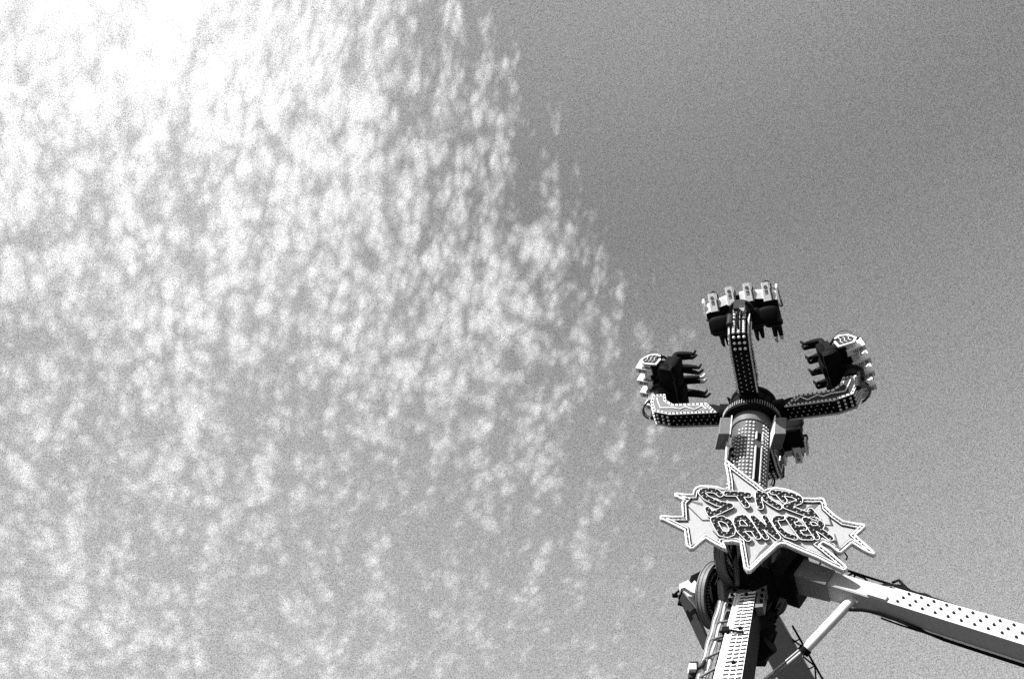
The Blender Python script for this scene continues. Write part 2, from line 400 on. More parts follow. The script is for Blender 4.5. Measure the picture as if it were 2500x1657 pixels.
def build_gondola(k):
    r, t = frame(k); ro, to, zo, _ = OFF[k]
    G = H + r * (2.0 + ro) + t * to + AX * (1.05 + zo)
    th = math.radians((40, 17, -20, 15)[k])
    u = r * math.cos(th) + AX * math.sin(th); f = AX * math.cos(th) - r * math.sin(th)
    if k == 0: c8, s8 = math.cos(.13), math.sin(.13); t, u = t * c8 + u * s8, u * c8 - t * s8
    def q(x, y, z): return G + (t * x + f * y + u * (z - .42)) * GS
    b = MB()                                   # chassis: spine under the seats, curved cross beam
    for x in (-.6, -.2, .2, .6): b.pad(q(x, -.20, .22 - .1 * x * x), t, f, u, .24, .10, .19)
    b.box(q(0, -.16, .05), t, f, u, .40, .12, .07)
    b.box(q(0, -.28, .30), t, f, u, .22, .05, .26, 0, (.6, 1))
    for x in (-.82, .82): b.box(q(x, -.02, .12), t, f, u, .03, .24, .12)
    gond = b.build('gondola', BLACK, ride)
    if k in (0, 1, 2, 3):
        # pale outer shell over the head ends of the seats
        b = MB(); n = 12
        def shell(x):                                        # slightly bowed in plan
            return (-.16 if k == 0 else -.10) * (x / .9) ** 2
        for i in range(n):
            x0 = -.88 + 1.76 * i / n; x1 = -.88 + 1.76 * (i + 1) / n
            if i in (5,) : continue
            pr = [(-.20, .50), (-.24, .66), (-.20, .84), (-.06, .90), (-.06, .87), (-.17, .81), (-.20, .66), (-.17, .50)]
            vs = [q(x0, y, z + shell(x0)) for y, z in pr] + [q(x1, y, z + shell(x1)) for y, z in pr]; m = len(pr)
            b.add(vs, [[j, (j + 1) % m, (j + 1) % m + m, j + m] for j in range(1, m)] + [list(range(m - 1, -1, -1)), list(range(m, 2 * m))], 0)
            b.add(vs, [[0, 1, 1 + m, m]], 1)  # lower outer face painted black to stand in for its shade
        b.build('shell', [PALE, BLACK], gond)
    for sx in (-1, 1):                          # end panels with frame and emblem
        b = MB(); x = sx * .93
        o_ = [(-.22, .40), (-.25, .80), (-.10, .90), (.12, .76), (.20, .56), (.16, .42), (.0, .36)]
        b.prism([q(x, y, z) for y, z in o_], t * sx, .04)
        pn = b.build('end_panel', WHITE, gond)
        b = MB(); cy, cz = -.04, .62
        b.prism([q(x + sx * .004, cy + (y - cy) * .80, cz + (z - cz) * .80) for y, z in o_], t * sx, .003)
        b.build('panel_field', DARK, gond)
        b = MB()
        for j in range(3):
            zc = .52 + .10 * j
            b.tube([q(x + sx * .012, -.16, zc + .03), q(x + sx * .012, -.07, zc - .02), q(x + sx * .012, .0, zc + .02), q(x + sx * .012, .08 - .02 * j, zc - .02)], .008, 5)
        b.build('emblem', WHITE, gond)
        b = MB(); b.tube([q(x, .28, .5), q(x - sx * .02, .38, .62), q(x - sx * .1, .42, .78), q(x - sx * .14, .3, .9)], .014, 6, 0); b.build('grab_rail', MID, gond)
    xs = (-.66, -.22, .22, .66)
    for i, x in enumerate(xs):
        b = MB(); sb = (-.16 if k == 0 else -.10) * (x / .9) ** 2
        b.pad(q(x, -.11, .44 + sb), t, f, u, .19, .09, .36)          # back pad
        b.pad(q(x, .08, .03 - .04 * (i % 2)), t, f, u, .19, .23, .10)                               # seat pan
        b.box(q(x - .17, .0, .15), t, f, u, .02, .16, .10); b.box(q(x + .17, .0, .15), t, f, u, .02, .16, .10)
        b.build('seat', RUBBER, gond)
        b = MB()                                                                      # headrest pod with lettering
        b.box(q(x, -.17, .84 + sb), t, f, u, .085, .095, .20, 0, (.9, .85)); b.box(q(x, -.08, 1.0 + sb), t, f, u, .08, .13, .06)
        b.box(q(x + .09, -.17, .74 + sb), t, f, u, .03, .07, .13, 1)
        b.build('headrest', [WHITE, MID], gond)
        b = MB()
        cf = q(x, -.275, 0)
        b.ring(q(x, -.268, .95 + sb), f, .022, .037, .012, 16)
        for j in range(3): b.box(q(x, -.27, .86 - .045 * j + sb), t, f, u, .034, .004, .009)
        b.box(q(x + .03, -.27, .815 + sb), t, f, u, .007, .004, .05)
        b.build('lettering', DARK, gond)
        b = MB()                                                                      # over-shoulder bar
        for s_ in (-1, 1):
            b.tube([q(x + s_ * .13, -.10, .80 + sb), q(x + s_ * .15, .06, .82 + sb), q(x + s_ * .15, .22, .66), q(x + s_ * .13, .27, .40), q(x + s_ * .06, .26, .30)], .033, 8)
        b.tube([q(x - .07, .26, .31), q(x + .07, .26, .31)], .03, 8)
        b.build('restraint', RUBBER if (i % 2 or k == 3) else DARK, gond)
        b = MB()
        for s_ in (-1, 1):
            b.tube([q(x + s_ * .155, .07, .86), q(x + s_ * .175, .25, .70), q(x + s_ * .15, .31, .42)], .007, 5)
        build_each(b, 'cable', PALE, gond)
        SEATS.append((k, i, q(x, .02, .115), t, f, u))
    print('gondola', k, [round(a) for a in pix(G)], 'tip', [round(a) for a in pix(H + r * 2.2)])
for k in range(4):
    build_arm(k); build_gondola(k)
# ---- two counter boxes hanging under the hub
for px, d in ((1766, 20.9), (1901, 20.9)):
    c = P(px, 1058, d); X = cR; b = MB()
    b.box(c, V((1, 0, 0)), V((0, 1, 0)), AX, .115, .26, .24)
    bx = b.build('counter_box', MID, ride)
    b = MB(); b.box(c + V((.125 if px < 1800 else -.125, 0, .02)), V((1, 0, 0)), V((0, 1, 0)), AX, .01, .27, .28); b.build('bracket', WHITE, bx)
# ---- sloping mast brackets left of the column
b = MB()
b.tube([P(1777, 1060, 20.9), P(1772, 1125, 20.2)], .025); b.tube([P(1786, 1085, 20.8), P(1779, 1128, 20.2)], .03, mi=1)
for i in range(6): b.ball(P(1783 + (i % 2) * 5, 1088 + i * 8, 20.6), .05, mi=i % 2)
b.build('cable_bundle', [PALE, RUBBER], ride)
# ================================================================ lower head and legs
dd = 18.9
b = MB()
YF = V((0, 1, 0))
def poly3(pts, d, th, mi=0, mb=None, nr=None):
    """solid plate of real thickness th behind the given outline (outline lies in a plane facing front)"""
    nr = nr or V((0, -1, 0)); p0 = P(pts[0][0], pts[0][1], d)
    out = []
    for x, y in pts:
        ray = (P(x, y, 1) - CAM); tt = (p0 - CAM).dot(nr) / ray.dot(nr); out.append(CAM + ray * tt)
    mb.prism(out, nr, th, mi)
poly3([(1806, 1330), (1925, 1330), (1934, 1352), (1950, 1368), (1942, 1400), (1925, 1437), (1908, 1452), (1900, 1466), (1890, 1462), (1876, 1480), (1852, 1470), (1830, 1430), (1806, 1420)], 18.8, .9, 0, b)
c = P(1880, 1392, 18.7)
b.cyl(c + V((.1, -.12, 0)), c + V((.1, 1.0, 0)), .42, .42, 32)
for i in range(14):
    a = i * .45; b.cyl(c + V((.1 + .39 * math.cos(a), -.16, .39 * math.sin(a))), c + V((.1 + .39 * math.cos(a), -.1, .39 * math.sin(a))), .03, n=8)
b.cyl(P(1890, 1385, 18.9), P(1935, 1398, 18.1), .34, .24, 24)
head = b.build('head_block', BLACK, ride)
b = MB()                                        # lobed flanges behind the front leg
for (px, py, d, rr) in ((1868, 1490, 18.2, .26), (1862, 1530, 17.8, .26), (1886, 1466, 18.4, .13)):
    c = P(px, py, d); n_ = V((.5, -.8, -.2)).normalized(); b.cyl(c - n_ * .2, c + n_ * .05, rr, rr, 28)
    for i in range(12):
        a = i * math.pi / 6; x_ = n_.orthogonal().normalized(); y_ = n_.cross(x_)
        b.cyl(c + (x_ * math.cos(a) + y_ * math.sin(a)) * rr * .93 - n_ * .2, c + (x_ * math.cos(a) + y_ * math.sin(a)) * rr * .93 + n_ * .08, .028, n=6)
b.build('flange', BLACK, ride)
def leg_frame(p0, p1, up):
    d = (p1 - p0).normalized(); s = d.cross(up).normalized(); n = s.cross(d).normalized(); return d, s, n
def girder(p0, p1, fn, w0, w1, d0, d1, name, m, parent):
    """box girder; fn = direction its front face looks; w across, d deep"""
    d = (p1 - p0).normalized(); n = (fn - d * fn.dot(d)).normalized(); s = d.cross(n).normalized()
    b = MB(); vs = []
    for p, w_, q_ in ((p0, w0, d0), (p1, w1, d1)):
        ch = .02
        for a, c in ((1, 1), (-1, 1), (-1, -1), (1, -1)):
            vs.append(p + s * (a * (w_ / 2 - ch)) - n * (q_ / 2 - c * q_ / 2)); vs.append(p + s * (a * w_ / 2) - n * (q_ / 2 - c * (q_ / 2 - ch)))
    # order each end ring
    order = [0, 2, 3, 5, 4, 6, 7, 1]
    ring0 = order; ring1 = [i + 8 for i in order]
    b.add(vs, [ring0[::-1], ring1] + [[ring0[i], ring0[(i + 1) % 8], ring1[(i + 1) % 8], ring1[i]] for i in range(8)])
    return b.build(name, m, parent), d, s, n
def to_ground(p0, p1):
    t = p0.z / (p0.z - p1.z); return p0 + (p1 - p0) * t
# ---- right girder
A0 = P(1925, 1378, 17.95); A1 = P(2500, 1549, 15.2)
G0 = A0; G1 = A1
gd = (G1 - G0); FN = V((-.12, -1, .12))
end = to_ground(G0, G1 )
fr = (G1 - G0).length; tot = (end - G0).length
arm2, d2, s2, n2 = girder(G0, end, FN, .32, .32 + .055 * tot / fr, .42, .42, 'leg', BEAM, ride)
arm2['label'] = 'pale box girder leg running down to the right'
if s2.z < 0: s2 = -s2
#print('leg tip', pix(G0), pix(G1), end)
def on2(t, y, z): return G0 + d2 * t + s2 * y + n2 * z
# perforated cover plate on its front
b = MB(); b.prism([on2(1.9, -.172, .012), on2(1.9, .172, .012), on2(11, .262, .012), on2(11, -.262, .012)], n2, .024)
cov = b.build('cover_plate', PALE, arm2)
pos2 = []; s = 2.05; i = 0
while s < 9.6:
    for j, y in enumerate((-.10, .01, .12)):
        pos2.append(on2(s + j * .05, y, .026))
    s += .205; i += 1
bulbs(pos2, .025, arm2, 'lamp_socket', 45, DARK)
b = MB()                                        # flange plates, cable tray edge
b.box(on2(.12, 0, -.32), d2, n2, s2, .12, .40, .30); b.build('end_flange', BLACK, arm2)
b = MB(); b.box(on2(.42, -.02, -.19), s2, n2, d2, .225, .27, .40, 0, (.84, .84)); b.build('root_housing', MID, arm2)  # housing and collar darkened to stand in for shadow on the beam root
b = MB(); b.box(on2(.0, -.02, -.2), s2, n2, d2, .33, .36, .12); b.build('root_collar', BLACK, arm2)
b = MB()
b.tube([on2(1.75, -.20, -.40), on2(2.1, -.22, -.40), on2(2.6, -.20, -.42), on2(9, -.25, -.42)], .016); b.tube([on2(1.3, -.40, -.2), on2(1.5, -.30, -.22), on2(1.75, -.23, -.25), on2(2.2, -.22, -.32), on2(2.8, -.20, -.44), on2(9, -.26, -.46)], .03)
b.tube([on2(2.3, -.20, -.36), on2(9, -.26, -.38)], .014, mi=1)
build_each(b, 'cable', [RUBBER, PALE], arm2)
b = MB(); s = .35; prev = None                  # handrail along the upper edge
rail = [on2(.35, .46, -.2), on2(1.1, .42, -.2), on2(1.7, .40, -.2), on2(3, .34, -.2), on2(9.5, .34, -.2)]
b.tube(rail, .022)
for s in (.38, 1.06, 1.72, 2.15, 2.6, 3.3, 4.0, 4.7, 5.4, 6.1, 6.8, 7.5): b.tube([on2(s, .20, -.2), on2(s, .42 if s < 1.5 else .35, -.2)], .018)
b.tube([on2(.9, .22, -.2), on2(1.0, .40, -.2), on2(1.25, .34, -.16), on2(1.45, .22, -.2), on2(1.6, .36, -.2), on2(1.85, .44, -.2), on2(2.1, .34, -.18), on2(2.15, .22, -.2)], .02)
b.tube([on2(1.7, .45, -.2), on2(1.8, .5, -.15), on2(1.95, .42, -.2), on2(2.1, .36, -.2), on2(2.3, .40, -.2), on2(2.45, .35, -.2), on2(2.6, .33, -.2)], .026)
b.build('handrail', BLACK, arm2)
# ---- hydraulic strut
s0 = P(2088, 1456, 17.15); s1 = P(1968, 1583, 17.2); s2_ = P(1876, 1660, 17.25)
s3 = to_ground(s1, s2_)
b = MB(); b.cyl(s0, s1, .085, .085, 24)
strut = b.build('hydraulic_strut', WHITE, ride)
b = MB(); b.cyl(s1 - (s1 - s0).normalized() * .02, s1 + (s1 - s0).normalized() * .09, .105, .105, 24); b.build('collar', BLACK, strut)
b = MB(); b.cyl(s1, s3, .046, .046, 20); b.tube([s1 + V((-.05, -.04, .03)), s3 + V((-.05, -.04, .03))], .012, mi=1); b.build('piston_rod', [STEEL, PALE], strut)
b = MB()
for o_ in (-.09, .09):
    c = s0 + V((0, o_, 0)); b.prism([c + V((-.16, 0, .02)), c + V((.12, 0, .10)), c + V((.16, 0, -.06)), c + V((-.02, 0, -.16))], V((0, -1, 0)), .03)
b.cyl(s0 + V((0, -.14, 0)), s0 + V((0, .16, 0)), .045, n=12); b.box(on2(1.72, -.12, .03), d2, n2, s2, .16, .03, .05, 0)
build_each(b, 'clevis', PALE, strut)
# ---- front leg with perforated cover
L0 = P(1822, 1447, 18.1); L1 = P(1777, 1660, 15.3)
lend = to_ground(L0, L1)
fl, d3, s3v, n3 = girder(L0, lend, V((-.38, -.9, .3)), .36, .36 + .052 * (lend - L0).length * .55, .5, .6, 'leg', BLACK, ride)  # girder body black to imitate its shaded side; pale cover carries the lit front
fl['label'] = 'front leg with rows of lamp holes facing the viewer'
if s3v.x < 0: s3v = -s3v
def on3(t, y, z): return L0 + d3 * t + s3v * y + n3 * z
def w3(t): return .5 * (.36 + .0286 * t)
b = MB(); n = 22; LT = 9.0
b.add([on3(.02, -w3(0) * 1.0, .02), on3(.02, w3(0), .02), on3(LT, w3(LT), .02), on3(LT, -w3(LT), .02)] + [on3(.02, -w3(0), .003), on3(.02, w3(0), .003), on3(LT, w3(LT), .003), on3(LT, -w3(LT), .003)],
      [[0, 1, 2, 3], [7, 6, 5, 4], [0, 4, 5, 1], [1, 5, 6, 2], [2, 6, 7, 3], [3, 7, 4, 0]])
b.tube([on3(.05, -w3(0) * .95, .03), on3(LT, -w3(LT) * .95, .03)], .018); b.tube([on3(.05, -w3(0) * .6, .025), on3(LT, -w3(LT) * .6, .025)], .01, mi=1)
b.build('cover_plate', [WHITE, PALE], fl)
b = MB(); s = .12; i = 0; NS = []
while s < LT - .2:
    for y in (-.22, .28, .76):
        c = on3(s + .02 * (y > 0), y * w3(s), .023)
        if len(NS) < 55: b = MB()
        elif len(NS) == 55: b = MB()
        b.box(c, s3v, d3, n3, .042, .020, .008, 1); b.ball(c + s3v * .03 + n3 * .012, .016, 2)
        if len(NS) < 55: b.build('lamp_socket', [WHITE, DARK, MID], fl)
        NS.append(1)
    s += .122 + .0012 * i ** .5; i += 1
tag(b.build('lamp_socket_rows', [WHITE, DARK, MID], fl), kind='stuff')
b = MB()
for (s, y) in ((.14, .15), (1.42, .2), (2.55, .2), (3.7, .2)): b.cyl(on3(s, y * w3(s), .0), on3(s, y * w3(s), .06), .034, n=12)
b.tube([on3(1.5, -.3, .06), on3(1.52, -.1, .07), on3(1.62, .12, .05)], .022); b.box(on3(1.47, -.2, .05), d3, s3v, n3, .08, .06, .04)
build_each(b, 'lamp_fitting', BLACK, fl)
b = MB()                                        # bolted top flange
for (s, z, hw_, hd) in ((-.06, .0, .38, .05),):
    b.box(on3(s - .10, 0.02, -.1), s3v, d3, n3, .34, .17, .09)
b.box(on3(.25, .27, -.1), s3v, d3, n3, .07, .34, .08); b.box(on3(.25, -.27, -.1), s3v, d3, n3, .06, .34, .08)
tf = b.build('top_flange', MID, fl)
b = MB()
for x, s in ((-.25, -.17), (-.05, -.19), (.15, -.17), (.28, -.02), (.28, .2), (-.28, 0), (-.29, .22), (-.28, .42), (.29, .42)):
    b.cyl(on3(s, x + .02, -.01), on3(s, x + .02, .035), .032, n=6)
build_each(b, 'bolt', BLACK, tf)
# ---- rear right leg with its rail and motor
R0 = P(1850, 1490, 20.5); R1 = P(1935, 1657, 20.0)
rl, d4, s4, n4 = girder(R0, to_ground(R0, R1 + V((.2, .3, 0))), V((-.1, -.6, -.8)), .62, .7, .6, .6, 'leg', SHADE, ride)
rl['label'] = 'rear leg in shade with a railing on its outer side'
if s4.x < 0: s4 = -s4
def on4(t, y, z): return R0 + d4 * t + s4 * y + n4 * z
b = MB(); b.tube([on4(.6, .46, -.2), on4(7, .50, -.2)], .022)
for s in (.9, 1.5, 2.1, 2.7, 3.6): b.tube([on4(s, .3, -.2), on4(s, .47, -.2)], .014)
b.tube([on4(.8, .3, -.2), on4(1.1, .45, -.2), on4(1.25, .35, -.2), on4(1.5, .46, -.2), on4(1.75, .34, -.2), on4(1.6, .42, -.2)], .02)
b.build('handrail', BLACK, rl)
b = MB(); mc = P(1868, 1570, 17.6)
b.cyl(mc + V((-.15, .1, -.12)), mc + V((.06, -.12, -.06)), .19, .17, 24); b.cyl(mc + V((.02, -.1, .18)), mc + V((-.12, .2, -.2)), .14, .14, 20)
b.box(P(1862, 1550, 17.8), V((.9, 0, -.44)).normalized(), V((0, 1, 0)), V((.44, 0, .9)).normalized(), .22, .14, .10)
b.box(P(1845, 1575, 17.9), V((1, 0, 0)), V((0, 1, 0)), V((0, 0, 1)), .16, .2, .3)
b.build('motor', BLACK, ride)
# ---- slewing drums on the left, behind the front leg
def drum(cx, cy, d, rr, nrm, wd, tilt):
    c = P(cx, cy, d); nrm = nrm.normalized(); b = MB()
    b.ring(c, nrm, rr - .02, rr + .02, wd, 64); b.ring(c + nrm * wd / 2, nrm, rr - .03, rr + .035, .02, 64, 0); b.ring(c - nrm * wd / 2, nrm, rr - .03, rr + .035, .02, 64, 0); b.ring(c, nrm, rr - .03, rr + .03, .012, 64, 0)
    dr = b.build('drum', MID, ride)
    b = MB(); b.cyl(c - nrm * .18, c + nrm * .03, rr - .10, rr - .1, 40)
    x = nrm.orthogonal().normalized(); y = nrm.cross(x)
    for i in range(44):
        a = i * 2 * math.pi / 44; e = x * math.cos(a) + y * math.sin(a); b.cyl(c + e * (rr - .16) + nrm * .03, c + e * (rr - .16) + nrm * .07, .022, n=6, mi=1)
    for i in range(10):
        a = random.uniform(0, 6.28); e = x * math.cos(a) + y * math.sin(a); e2_ = x * math.cos(a + .7) + y * math.sin(a + .7)
        b.tube([c + e * (rr - .2) + nrm * .05, c + (e + e2_) * (rr * .38) + nrm * .12, c + e2_ * (rr * .45) + nrm * .05], .012, mi=1)
    b.box(c + nrm * .1 + x * .05, x, y, nrm, .09, .30, .06, 2)
    b.build('bearing', [BLACK, STEEL, PALE], dr); return c
drum(1797, 1348, 18.75, .62, V((.78, -.55, -.42)), .15, 0)
drum(1751, 1453, 18.7, .60, V((.78, -.55, -.42)), .15, 0)
# web plates between the drums
b = MB()
def plate(pts, d, th, m, name='web_plate', nr=None):
    b = MB(); poly3(pts, d, th, 0, b, nr); return b.build(name, m, ride)
plate([(1770, 1336), (1792, 1336), (1810, 1400), (1806, 1425), (1797, 1425), (1790, 1380)], 18.8, .08, MID)
plate([(1794, 1375), (1802, 1368), (1812, 1378), (1806, 1412), (1800, 1400)], 18.7, .06, PALE)
plate([(1748, 1388), (1762, 1404), (1778, 1435), (1768, 1500), (1745, 1475), (1728, 1450), (1742, 1415)], 19.4, .12, BLACK)
plate([(1764, 1418), (1778, 1425), (1790, 1450), (1782, 1475), (1768, 1445)], 18.9, .06, PALE)
plate([(1738, 1455), (1750, 1452), (1760, 1490), (1752, 1515), (1745, 1490)], 18.7, .06, PALE)
plate([(1776, 1440), (1795, 1432), (1790, 1500), (1770, 1560), (1750, 1560), (1766, 1500)], 18.6, .1, MID)
plate([(1764, 1555), (1790, 1540), (1782, 1600), (1760, 1660), (1736, 1660), (1750, 1610)], 17.6, .15, BLACK)  # black plate added to fill the dark gap between cables and leg
# gear motor with its bracket
b = MB()
cc = [(1685, 1411), (1688, 1404), (1717, 1390), (1736, 1406), (1732, 1440), (1722, 1452), (1700, 1448), (1690, 1435)]
b.tube([P(1712, 1432, 19.1), P(1751, 1455, 18.9)], .09, 10); b.tube([P(1700, 1440, 19.3), P(1790, 1440, 19.2)], .06, 8); poly3(cc, 19.3, .4, 0, b); mo = b.build('gear_motor', BLACK, ride)
b = MB(); poly3([(1699, 1416), (1716, 1407), (1724, 1414), (1724, 1424), (1707, 1430)], 19.2, .03, 0, b); b.build('name_plate', DARK, mo)
b = MB(); poly3([(1659, 1425), (1680, 1415), (1688, 1424), (1696, 1416), (1715, 1436), (1702, 1448), (1688, 1444), (1672, 1433), (1662, 1436)], 19.0, .12, 0, b); b.build('bracket', WHITE, mo)
b = MB(); b.tube([P(1645, 1452, 19.1), P(1666, 1434, 19.1), P(1676, 1434, 19.1), P(1706, 1456, 19.1)], .022); b.tube([P(1668, 1436, 19.1), P(1657, 1462, 19.1)], .018)
b.tube([P(1714, 1432, 19.3), P(1731, 1423, 19.3)], .02, mi=1); b.box(P(1648, 1453, 19.1), cR, cF, cU, .05, .05, .03)
b.build('hose', [RUBBER, WHITE], mo)
# slanting brace on the far left
B0 = P(1666, 1447, 19.3); B1 = P(1724, 1578, 18.7)
bl, d5, s5, n5 = girder(B0, B1, V((-.3, -.8, -.5)), .22, .17, .2, .2, 'brace', DARK, ride)
b = MB(); poly3([(1668, 1440), (1676, 1438), (1712, 1470), (1708, 1484), (1698, 1480)], 19.2, .06, 0, b); poly3([(1655, 1470), (1672, 1475), (1666, 1440), (1659, 1456)], 19.25, .1, 1, b)
b.build('gusset', [PALE, BLACK], bl)
# ladder rail and cables to the left of the front leg
b = MB()
K0 = P(1766, 1470, 17.9); K1 = P(1712, 1657, 15.9); K1 = K0 + (K1 - K0) * 3.3
kd = (K1 - K0).normalized(); kx = kd.cross(V((0, -1, 0))).normalized()
for i, (o_, rr, mi) in enumerate(((-.05, .026, 0), (0, .03, 1), (.05, .022, 0), (.08, .016, 1), (-.09, .014, 1))):
    pts = [K0 + kx * o_ + kd * ((K1 - K0).length * j / 40) + kx * (.008 * math.sin(j * 1.7 + i)) for j in range(41)]
    b.tube(pts, rr, mi=mi)
build_each(b, 'cable', [PALE, STEEL], ride)
b = MB(); 
for j in range(12):
    p = K0 + kd * (.7 + j * .52); b.tube([p + kx * .05, p + (on3(.9 + j * .5, -w3(0), -.05) - p) * .9], .022)
build_each(b, 'cable_clamp', MID, ride)
b = MB(); b.box(P(1692, 1640, 16.2), V((1, 0, 0)), V((0, 1, 0)), V((.2, 0, 1)).normalized(), .07, .1, .14)
b.box(P(1690, 1632, 16.1), V((1, 0, 0)), V((0, 1, 0)), V((.1, 0, 1)).normalized(), .06, .1, .05, 1)
b.tube([P(1698, 1636, 16.1), P(1714, 1625, 16.1), P(1720, 1612, 16.3)], .03, mi=0); b.build('junction_box', [DARK, WHITE], ride)
# ================================================================ the sign
SN = V((-.16, -.985, -.06)).normalized(); S0 = P(1822, 1265, 18.0)
def S(px, py, off=0.0):
    ray = P(px, py, 1) - CAM; p0 = S0 + SN * off; t = (p0 - CAM).dot(SN) / ray.dot(SN); return CAM + ray * t
SX = SN.cross(V((0, 0, 1))).normalized() * -1
if SX.x < 0: SX = -SX
SY = SN.cross(SX).normalized()
if SY.z < 0: SY = -SY
def sl(p): q = p - S0; return (q.dot(SX), q.dot(SY))
def sw(x, y, off=0.0): return S0 + SX * x + SY * y + SN * off
sign = tag(empty('ride_sign', S0 - V((0, 0, 1.2))), 'white star-shaped sign with dark bulb-filled letters reading STAR DANCER', 'sign')
def curve_poly(loops, t, name, m, parent, off):
    """filled outline (with holes) in the sign plane, thickness t, front face at off"""
    cu = bpy.data.curves.new(name, 'CURVE'); cu.dimensions = '2D'; cu.fill_mode = 'BOTH'; cu.extrude = t / 2
    for lp in loops:
        sp = cu.splines.new('POLY'); sp.points.add(len(lp) - 1); sp.use_cyclic_u = True
        for i, (x, y) in enumerate(lp): sp.points[i].co = (x, y, 0, 1)
    tmp = bpy.data.objects.new('tmp', cu); C.objects.link(tmp); bpy.context.view_layer.update()
    me = bpy.data.meshes.new_from_object(tmp.evaluated_get(bpy.context.evaluated_depsgraph_get())); me.name = name
    bpy.data.objects.remove(tmp); bpy.data.curves.remove(cu)
    M = Matrix((SX, SY, SX.cross(SY))).transposed(); sgn = 1 if SX.cross(SY).dot(SN) > 0 else -1
    me.transform(M.to_4x4()); me.materials.clear(); me.materials.append(m)
    for p in me.polygons: p.use_smooth = False; p.material_index = 0
    o = bpy.data.objects.new(name, me); C.objects.link(o); o.parent = parent
    bpy.context.view_layer.update(); o.matrix_parent_inverse = parent.matrix_world.inverted(); o.location = S0 + SN * (off - t / 2)
    return o
c1 = lambda pts: [(1600 + x / 5.227, 1100 + y / 5.227) for x, y in pts]
c2 = lambda pts: [(1860 + x / 6.03, 1160 + y / 6.03) for x, y in pts]
r2 = lambda pts: [(1560 + x / 3.92, 960 + y / 3.92) for x, y in pts]
OUT = [(1773, 1125), (1779, 1128), (1800, 1146), (1830, 1169), (1848, 1182), (1862, 1194), (1866, 1198), (1877, 1194), (1893, 1192), (1910, 1194), (1931, 1199), (1945, 1205), (1953, 1210), (1960, 1217), (1985, 1218), (2008, 1217), (2013, 1221), (2018, 1231), (2019, 1240), (2038, 1258), (2059, 1273), (2085, 1278), (2111, 1281), (2114, 1287), (2103, 1298), (2091, 1308), (2110, 1326), (2130, 1344), (2139, 1353), (2134, 1358), (2120, 1352), (2105, 1344), (2080, 1329), (2068, 1340), (2053, 1353), (2045, 1350), (2027, 1335), (2010, 1327), (2004, 1331), (2018, 1342), (2040, 1360), (2060, 1377), (2071, 1388), (2066, 1393), (2058, 1396), (2030, 1382), (1993, 1363), (1960, 1350), (1931, 1337), (1918, 1331), (1908, 1330), (1900, 1333), (1880, 1352), (1860, 1370), (1840, 1390), (1833, 1396), (1824, 1396), (1816, 1386), (1811, 1355), (1806, 1327), (1788, 1324), (1769, 1326), (1772, 1336), (1776, 1345), (1765, 1340), (1745, 1330), (1723, 1317), (1708, 1329), (1694, 1342), (1684, 1342), (1675, 1333), (1673, 1315), (1670, 1296), (1645, 1284), (1620, 1272), (1611, 1268), (1611, 1262), (1618, 1260), (1640, 1262), (1666, 1262), (1665, 1245), (1664, 1227), (1669, 1222), (1657, 1218), (1646, 1211), (1647, 1206), (1653, 1205), (1672, 1208), (1691, 1208), (1693, 1198), (1700, 1191), (1711, 1187), (1734, 1188), (1750, 1189), (1763, 1194), (1779, 1195), (1777, 1172), (1772, 1145), (1769, 1131)]
outl = [sl(S(x, y)) for x, y in OUT]
panel = curve_poly([outl], .06, 'panel', SIGNW, sign, 0.0)
def inset(lp, d):
    n = len(lp); A = sum(lp[i][0] * lp[(i + 1) % n][1] - lp[(i + 1) % n][0] * lp[i][1] for i in range(n)); sg = 1 if A > 0 else -1; out = []
    for i in range(n):
        a, c, e = V(lp[i - 1]), V(lp[i]), V(lp[(i + 1) % n]); p = (c - a).normalized(); q = (e - c).normalized()
        n1 = V((-p.y, p.x)) * sg; n2 = V((-q.y, q.x)) * sg; b_ = n1 + n2; b_ = b_ / max(.35, b_.length_squared / 2); out.append(tuple(c + b_ * d))
    return out
def resample(lp, step, closed=True):
    pts = [V(p) for p in lp]; out = []; n = len(pts)
    for i in range(n if closed else n - 1):
        a, b_ = pts[i], pts[(i + 1) % n]; L = (b_ - a).length; k = max(1, round(L / step))
        out += [a.lerp(b_, j / k) for j in range(k)]
    return out
b = MB()                                        # raised rim: a wall all round, bulbs on top of it
b.tube([sw(x, y, .035) for x, y in inset(outl, .018)], .022, 6, closed=True)
i2 = inset(outl, .075)
b.tube([sw(x, y, .03) for x, y in i2], .011, 5, closed=True)
b.build('rim', WHITE, sign)
curve_poly([outl, i2], .006, 'rim_band', WHITE, sign, .009)
b = MB(); b.tube([sw(x, y, .008) for x, y in inset(outl, .093)], .010, 5, closed=True); b.build('rim_line', DARK, sign)
mid = resample(inset(outl, .046), .075)
rimb = [sw(p.x, p.y, .018) for p in mid]
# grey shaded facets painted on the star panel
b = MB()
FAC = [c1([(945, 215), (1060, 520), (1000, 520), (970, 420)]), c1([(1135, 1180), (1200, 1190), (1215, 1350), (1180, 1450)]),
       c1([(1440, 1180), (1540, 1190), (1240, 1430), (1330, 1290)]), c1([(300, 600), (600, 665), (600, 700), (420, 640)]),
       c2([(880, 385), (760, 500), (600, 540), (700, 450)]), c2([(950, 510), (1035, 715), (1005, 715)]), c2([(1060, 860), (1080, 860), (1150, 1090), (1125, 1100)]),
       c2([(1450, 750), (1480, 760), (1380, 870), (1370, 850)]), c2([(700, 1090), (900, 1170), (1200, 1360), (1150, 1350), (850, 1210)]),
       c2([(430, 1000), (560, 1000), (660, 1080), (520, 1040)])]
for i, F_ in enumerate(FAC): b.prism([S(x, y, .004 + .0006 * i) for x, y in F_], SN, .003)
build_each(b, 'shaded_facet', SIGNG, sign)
b = MB()
